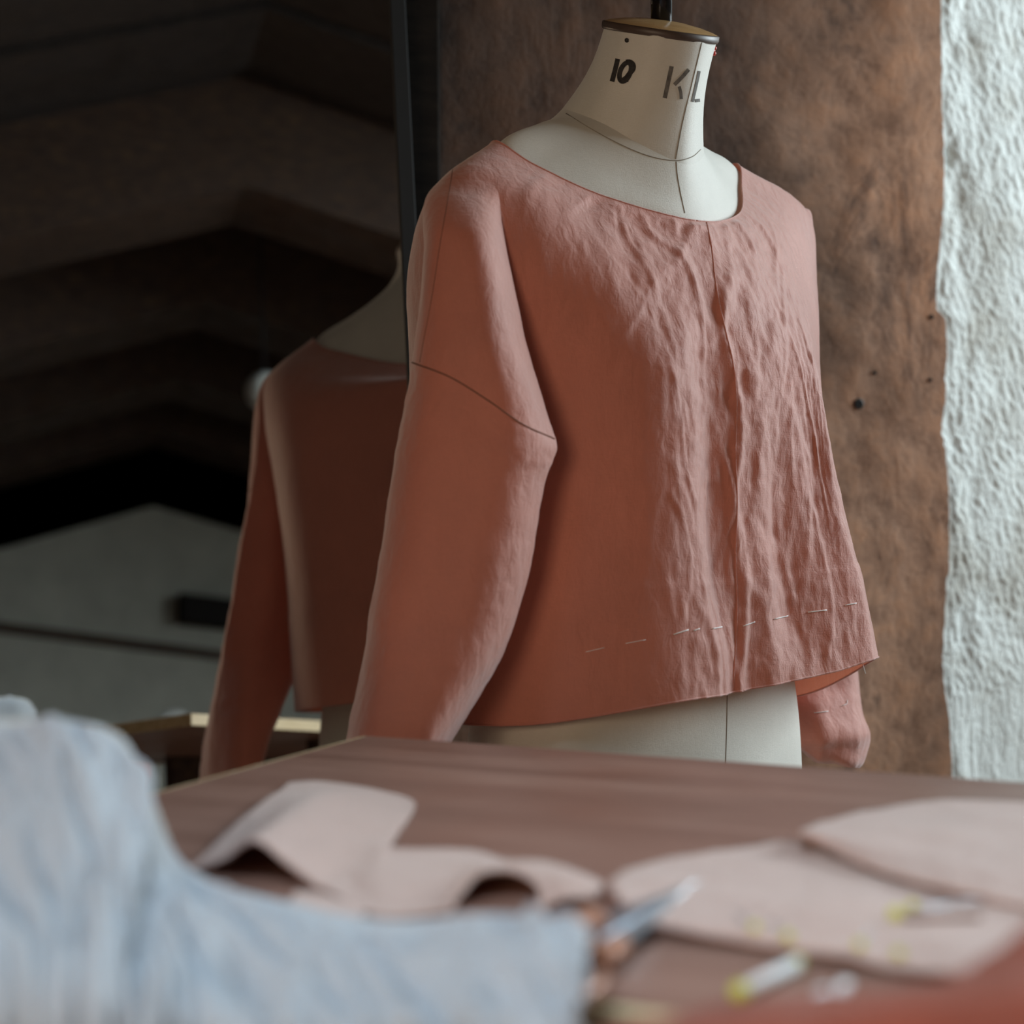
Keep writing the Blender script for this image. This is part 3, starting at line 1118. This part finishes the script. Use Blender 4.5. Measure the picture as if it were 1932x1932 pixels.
# red-headed pins on the neck front
for k, (px, py) in enumerate(((1347, 84), (1349, 91), (1346, 96), (1348, 101), (1344, 90), (1343, 103))):
    c = P(px - 1, py, tcn[1] + .002 * (k % 2))
    p_ = sphere_obj('pin_head', c, .0022, M_REDPIN, form, 10)
    tube_obj('pin_shaft', [c, c - np.array([.02, 0, .002])], .0004, M_STEEL, p_, 5)

# ------------------------------------------------------------------ cutting table
ZT = .90
E1 = np.array([.9076, -.4198, 0])
E2 = np.array([-.4177, -.9086, 0])
tc0 = T(690, 1387, ZT)
table = empty('cutting_table', (tc0 + E1 * .8 + E2 * .26) * np.array([1, 1, 0]))
tag(table, 'worn red brown wooden worktable with a pale edge', 'table')
TW, TD = 1.7, .531
box_obj('tabletop', tc0 + np.array([0, 0, -.016]), E1 * TW, E2 * TD, (0, 0, .016), M_TABLE, table, .0025)
box_obj('edge_strip', tc0 + np.array([0, 0, -.018]) - E1 * .006, E1 * .006, E2 * TD, (0, 0, .0165), M_EDGE, table, .001)
box_obj('edge_strip', tc0 + np.array([0, 0, -.018]) - E2 * .006 - E1 * .006, E2 * .006, E1 * (TW + .006), (0, 0, .0165), M_EDGE, table, .001)
box_obj('edge_strip', tc0 + np.array([0, 0, -.018]) + E2 * TD, E2 * .006, E1 * TW, (0, 0, .0165), M_EDGE, table, .001)
box_obj('apron', tc0 + np.array([0, 0, -.09]) + E1 * .40 + E2 * .10, E1 * (TW - .6), E2 * .02, (0, 0, .073), M_BEAM, table)
box_obj('apron', tc0 + np.array([0, 0, -.09]) + E1 * .40 + E2 * (TD - .12), E1 * (TW - .6), E2 * .02, (0, 0, .073), M_BEAM, table)
for a in (.45, TW - .20):
    for b in (.05, TD - .11):
        box_obj('leg', np.array([tc0[0], tc0[1], 0]) + E1 * a + E2 * b, E1 * .05, E2 * .05, (0, 0, ZT - .016), M_BEAM, table, .004)

# ------------------------------------------------------------------ cloth on the table


def cloth(name, ctrl, nr, nc, mat, amp, freq, seed, label, cat, thick=.0012, floor=ZT + .0006, group=None, fine=.0005, aniso=(1, 1, 1)):
    g = net(np.array(ctrl), nr, nc)
    n = grid_normals(g)
    n = np.where((n[..., 2:3] < 0), -n, n)
    d = amp * fbm(g * freq * np.array(aniso), 3, seed) + fine * fbm(g * freq * 5, 3, seed + 7)
    g = g + n * d[..., None]
    if floor is not None:
        g[..., 2] = np.maximum(g[..., 2], floor + thick)
    o = grid_obj(name, g, mat, None, False, thick)
    tag(o, label, cat, group)
    return o, g


# white heap, front left
cx = [-170, 30, 140, 225, 275, 345, 520, 700, 890, 1060, 1106]
r0y = [1374, 1372, 1374, 1402, 1500, 1640, 1712, 1760, 1732, 1742, 1764]
r0d = [.80, .80, .80, .79, .78, .76, .72, .69, .69, .66, .652]
r1y = [1410, 1405, 1412, 1450, 1560, 1680, 1748, 1785, 1758, 1772, 1800]
r1d = [.775, .775, .770, .76, .745, .73, .70, .675, .67, .635, .625]
r2y = [1540, 1545, 1560, 1600, 1680, 1750, 1800, 1828, 1812, 1826, 1850]
r2d = [.73, .73, .72, .71, .70, .69, .665, .648, .638, .610, .602]
r3y = [1690, 1700, 1715, 1740, 1790, 1830, 1862, 1880, 1872, 1880, 1898]
r3d = [.675, .67, .665, .66, .655, .65, .635, .622, .612, .592, .586]
r4y = [1880, 1885, 1890, 1905, 1925, 1938, 1948, 1955, 1950, 1955, 1965]
r4d = [.60, .60, .60, .60, .60, .60, .60, .595, .588, .576, .570]
r5y = [2250] * 11
r5d = [.585] * 9 + [.57, .565]
r6y = [2700] * 11
r6d = [.60] * 9 + [.58, .57]
xs_ = [cx] + [[c + 4 * k * (0 if c < 1000 else -1) for c in cx] for k in range(1, 7)]
ctrl = [[P(x, y, d) for x, y, d in zip(xx, yy, dd)] for xx, yy, dd in
        zip(xs_, (r0y, r1y, r2y, r3y, r4y, r5y, r6y), (r0d, r1d, r2d, r3d, r4d, r5d, r6d))]
r00 = np.array(ctrl[0])
bk1, bk2 = r00.copy(), r00.copy()
bk1[:, 1] += .022
bk1[:, 2] = ZT + .6 * (r00[:, 2] - ZT)
bk2[:, 1] += .040
bk2[:, 2] = ZT + .004
ctrl = [bk2.tolist(), bk1.tolist()] + [list(r) for r in ctrl]   # the heap falls to the table on its far side too
gw = net(np.array(ctrl, float), 181, 240)
nw = grid_normals(gw)
nw = np.where((nw[..., 2:3] + .3 * -nw[..., 1:2] < 0), -nw, nw)
uu = np.linspace(0, 1, 240)[None, :]
vv = np.clip((np.linspace(0, 1, 181)[:, None] - .25) / .75, 0, 1)
fold = .006 * noise3(np.stack([uu * 9 + vv * 2.5 + 0 * vv, vv * 2.2 + 0 * uu, 0 * uu * vv], -1), 301) \
    + .0042 * ridged(np.stack([uu * 16 - vv * 3, vv * 3 + 0 * uu, 0 * uu * vv], -1), 311) \
    + .0012 * fbm(np.stack([uu * 40 + 0 * vv, vv * 14 + 0 * uu, 0 * uu * vv], -1), 3, 321)
fold = (fold * 2.3 - .0055) * sstep(0, .16, vv)
gw = gw + nw * fold[..., None]
inside = ((gw - tc0) @ E2 < TD + .004) & ((gw - tc0) @ E1 > -.01)
gw[..., 2] = np.where(inside, np.maximum(gw[..., 2], ZT + .003), gw[..., 2])
white = grid_obj('white_linen_cloth', gw, M_WHITE, None, False, .0014)
tag(white, 'crumpled cool white linen heaped over the near corner of the worktable', 'fabric')
tube_obj('cloth_hem', gw[47, :112] + np.array([0, 0, .0005]), .0022, M_CALICO, white, 8)
tube_obj('cloth_hem', gw[:150, -1], .0018, M_WHITE, white, 6)

# wavy pink offcut with a rolled end
K = [((360, 1640, .845), (545, 1480, 1.078)), ((418, 1622, .83), (600, 1478, 1.083)), ((480, 1584, .822), (660, 1484, 1.07)),
     ((545, 1628, .812), (715, 1493, 1.052)), ((612, 1682, .80), (782, 1518, 1.012)), ((665, 1712, .77), (752, 1575, .925)), ((725, 1737, .748), (742, 1603, .889)),
     ((835, 1725, .757), (850, 1606, .886)), ((858, 1698, .768), (905, 1611, .88)), ((900, 1650, .784), (965, 1630, .856)),
     ((970, 1642, .790), (1066, 1638, .830)), ((1020, 1680, .775), (1132, 1664, .795)), ((1014, 1722, .762), (1125, 1700, .780))]
near = [P(*k[0]) for k in K]
far = [P(*k[1]) for k in K]
ctrl = [[a * (1 - t) + b * t + np.array([0, 0, .004 * math.sin(math.pi * t)]) for a, b in zip(near, far)] for t in (0, .33, .66, 1)]
o, g = cloth('pink_offcut', ctrl, 50, 260, M_PINK, .0012, 30, 401, 'wavy pale pink linen strip with a curled end on the worktable', 'fabric')
tube_obj('raw_edge', g[0], .0009, M_PINK, o, 6)
# small scrap beneath
sc_ = [[T(530, 1722, ZT + .002), T(600, 1745, ZT + .002), T(672, 1758, ZT + .002)], [T(545, 1700, ZT + .005), T(615, 1715, ZT + .006), T(680, 1735, ZT + .004)],
       [T(560, 1680, ZT + .002), T(625, 1692, ZT + .002), T(690, 1714, ZT + .002)]]
cloth('pink_scrap', sc_, 24, 30, M_PINK, .001, 50, 421, 'small pale pink linen scrap between the strip and the white cloth', 'fabric')

# cut pattern pieces at the right
zz = ZT + .003
c_far = [(1150, 1662), (1190, 1640), (1260, 1620), (1400, 1598), (1540, 1590), (1700, 1640), (1850, 1655), (2050, 1680)]
c_near = [(1150, 1672), (1185, 1722), (1250, 1747), (1400, 1768), (1520, 1788), (1660, 1812), (1800, 1832), (1960, 1862)]
ctrl = []
for t in (0, .33, .66, 1):
    ctrl.append([T(a[0] * t + b[0] * (1 - t), a[1] * t + b[1] * (1 - t), zz + (.006 if 0 < t < 1 else .003)) for a, b in zip(c_far, c_near)])
pc1, g1 = cloth('cut_fabric_piece', ctrl, 60, 150, M_PINK, .0026, 24, 441, 'large pale pink cut linen piece with yellow pins along its near edge', 'fabric', .002)
c_far = [(1502, 1566), (1570, 1545), (1650, 1526), (1780, 1511), (1900, 1512), (2050, 1518)]
c_near = [(1504, 1577), (1545, 1592), (1640, 1630), (1760, 1668), (1900, 1700), (2080, 1740)]
ctrl = []
for t in (0, .33, .66, 1):
    ctrl.append([T(a[0] * t + b[0] * (1 - t), a[1] * t + b[1] * (1 - t), zz + (.013 if 0 < t < 1 else .009)) for a, b in zip(c_far, c_near)])
pc2, g2 = cloth('cut_fabric_piece', ctrl, 50, 110, M_PINK, .0024, 24, 461, 'upper pale pink cut linen piece overlapping behind the large one', 'fabric', .002)

bpin = bvh_of(pc1, pc2)
pin_labels = ['leftmost yellow headed pin on the near fabric edge', 'second yellow headed pin from the left on the near fabric edge',
              'third yellow headed pin from the left on the near fabric edge', 'rightmost yellow headed pin on the near fabric edge',
              'larger yellow headed pin beside the pleat shadow on the fabric', 'small yellow headed pin just behind the pleat pin']
for k, (px, py, ang_, r) in enumerate(((1425, 1762, 100, .0020), (1487, 1780, 95, .0022), (1622, 1796, 70, .0020), (1696, 1812, 80, .0021), (1690, 1738, 35, .0031), (1722, 1722, 20, .0022))):
    c = on_surface(bpin, px, py - 4, .002)
    if c is None:
        c = T(px, py, ZT + .012)
    p_ = empty('sewing_pin', c)
    tag(p_, pin_labels[k], 'pin', 'yellow headed pins on the table')
    sphere_obj('pin_head', c, r, M_YELLOW, p_, 12, (1, 1, 1))
    dv = np.array([math.cos(math.radians(ang_)), math.sin(math.radians(ang_)), -.02])
    tube_obj('pin_shaft', [c, c + dv * .034], .0004, M_STEEL, p_, 6)
# pleat: its shadow line laid on as a thin dark tube beside the pins
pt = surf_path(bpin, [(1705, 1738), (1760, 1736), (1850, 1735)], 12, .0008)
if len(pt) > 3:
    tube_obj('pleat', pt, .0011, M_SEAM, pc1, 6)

# white stick with yellow ends
s0, s1 = T(1396, 1872, ZT + .0035), T(1504, 1818, ZT + .0035)
st = empty('white_stick', (s0 + s1) / 2)
tag(st, 'short white stick with yellow ends near the table edge', 'chalk stick')
tube_obj('stick', [s0, (s0 + s1) / 2, s1], .0026, M_CHALK, st, 14)
sphere_obj('end_cap', s0, .0036, M_YELLOW, st, 14)
sphere_obj('end_cap', s1, .0030, M_YELLOW, st, 14)
for k, (a, b) in enumerate((((1532, 1892), (1562, 1866)), ((1578, 1878), (1602, 1852)))):
    p0, p1 = T(*a, ZT + .002), T(*b, ZT + .002)
    q = crv(np.array([p0, p0 * .7 + p1 * .3, p0 * .3 + p1 * .7, p1]), np.linspace(0, 3, 16))
    v, f = tube(q, .0022 * np.sin(np.linspace(.25, math.pi - .25, 16)) + .0003, 10)
    o = mesh_from('chalk_sliver', v, f, M_CHALK)
    tag(o, ('thin pointed white chalk sliver next to the white stick', 'rounder white chalk sliver right of the pointed one')[k], 'chalk', 'chalk slivers')

# ------------------------------------------------------------------ shears
sh_e = empty('fabric_shears', T(1180, 1740, ZT))
tag(sh_e, 'closed steel fabric shears with orange brown grip on the worktable', 'scissors')
tip = T(1318, 1662, ZT + .0105)
hu = T(1108, 1736, ZT + .008)
hl = T(1160, 1790, ZT + .008)


def blade(name, b0, b1, tip, t, lift, mat):
    up = np.array([0, 0, 1.0])
    n = 14
    vs = []
    for k in range(n):
        f = k / (n - 1)
        fe = f ** 1.3
        a = b0 * (1 - f) + tip * f
        b = b1 * (1 - f) + tip * f
        m = (a + b) / 2
        a = m + (a - m) * (1 - f ** 3 * .85) * 1.0
        b = m + (b - m) * (1 - f ** 3 * .85) * 1.0
        hump = t * (1 - .6 * f)
        vs += [a + up * lift, (a * .5 + b * .5) + up * (lift + hump), b + up * (lift), b + up * (lift - .002), a + up * (lift - .002)]
    fs = grid_faces(n, 5, True)
    fs += [(0, 1, 2, 3, 4), tuple(range((n - 1) * 5, n * 5))[::-1]]
    return mesh_from(name, vs, fs, mat, sh_e, smooth=False)


m_ = hu * .45 + hl * .55
blade('blade', hu, m_, tip, .0006, .0, M_STEEL)
blade('blade', m_, hl, tip, .0012, -.001, M_STEEL)
pv_ = hu * .55 + hl * .45 + np.array([0, 0, .004])
sphere_obj('pivot_screw', pv_, .0042, M_COPPER, sh_e, 14, (1, 1, .6))
dirn = (hl - tip)
dirn /= np.linalg.norm(dirn)
side = np.cross(dirn, [0, 0, 1])
for s, off in ((1, .010), (-1, -.012)):
    base = (hu if s > 0 else hl) + np.array([0, 0, .0])
    lp = []
    for k in range(33):
        t = 2 * math.pi * k / 32
        cpt = base + dirn * (.040 - .020 * math.cos(t)) + side * (.012 * math.sin(t) - .006 * s) - np.array([0, 0, .003])
        lp.append(cpt)
    tube_obj('handle', [base - dirn * .006, base + dirn * .012, lp[0]], [.0040, .0042, .0036], M_COPPER, sh_e, 12)
    tube_obj('handle_bow', lp, .0034, M_COPPER, sh_e, 12)

# ------------------------------------------------------------------ rust fabric at the near right
fx = [1130, 1250, 1400, 1560, 1690, 1790, 1870, 1950, 2060]
f0 = [1945, 1918, 1896, 1884, 1872, 1850, 1808, 1756, 1700]
d0 = [.605, .600, .590, .580, .570, .560, .555, .550, .545]
f1 = [1985, 1935, 1914, 1902, 1884, 1866, 1846, 1820, 1800]
d1 = [.59, .58, .57, .56, .55, .54, .53, .52, .515]
f2 = [2040, 1975, 1945, 1925, 1905, 1890, 1880, 1875, 1870]
d2 = [.575, .56, .55, .54, .53, .515, .505, .49, .485]
f3 = [2100, 2060, 2030, 2000, 1980, 1965, 1955, 1950, 1950]
d3 = [.565, .55, .54, .53, .515, .50, .485, .47, .46]
f4 = [2500] * 9
ctrl = [[P(x, y, d) for x, y, d in zip(fx, ff, dd)] for ff, dd in ((f0, d0), (f1, d1), (f2, d2), (f3, d3), (f4, d3))]
rf, gr = cloth('rust_linen_cloth', ctrl, 70, 120, M_RED, .003, 26, 501, 'rust red linen folded over the near right edge of the worktable', 'fabric', .0014, None, None, .0006)
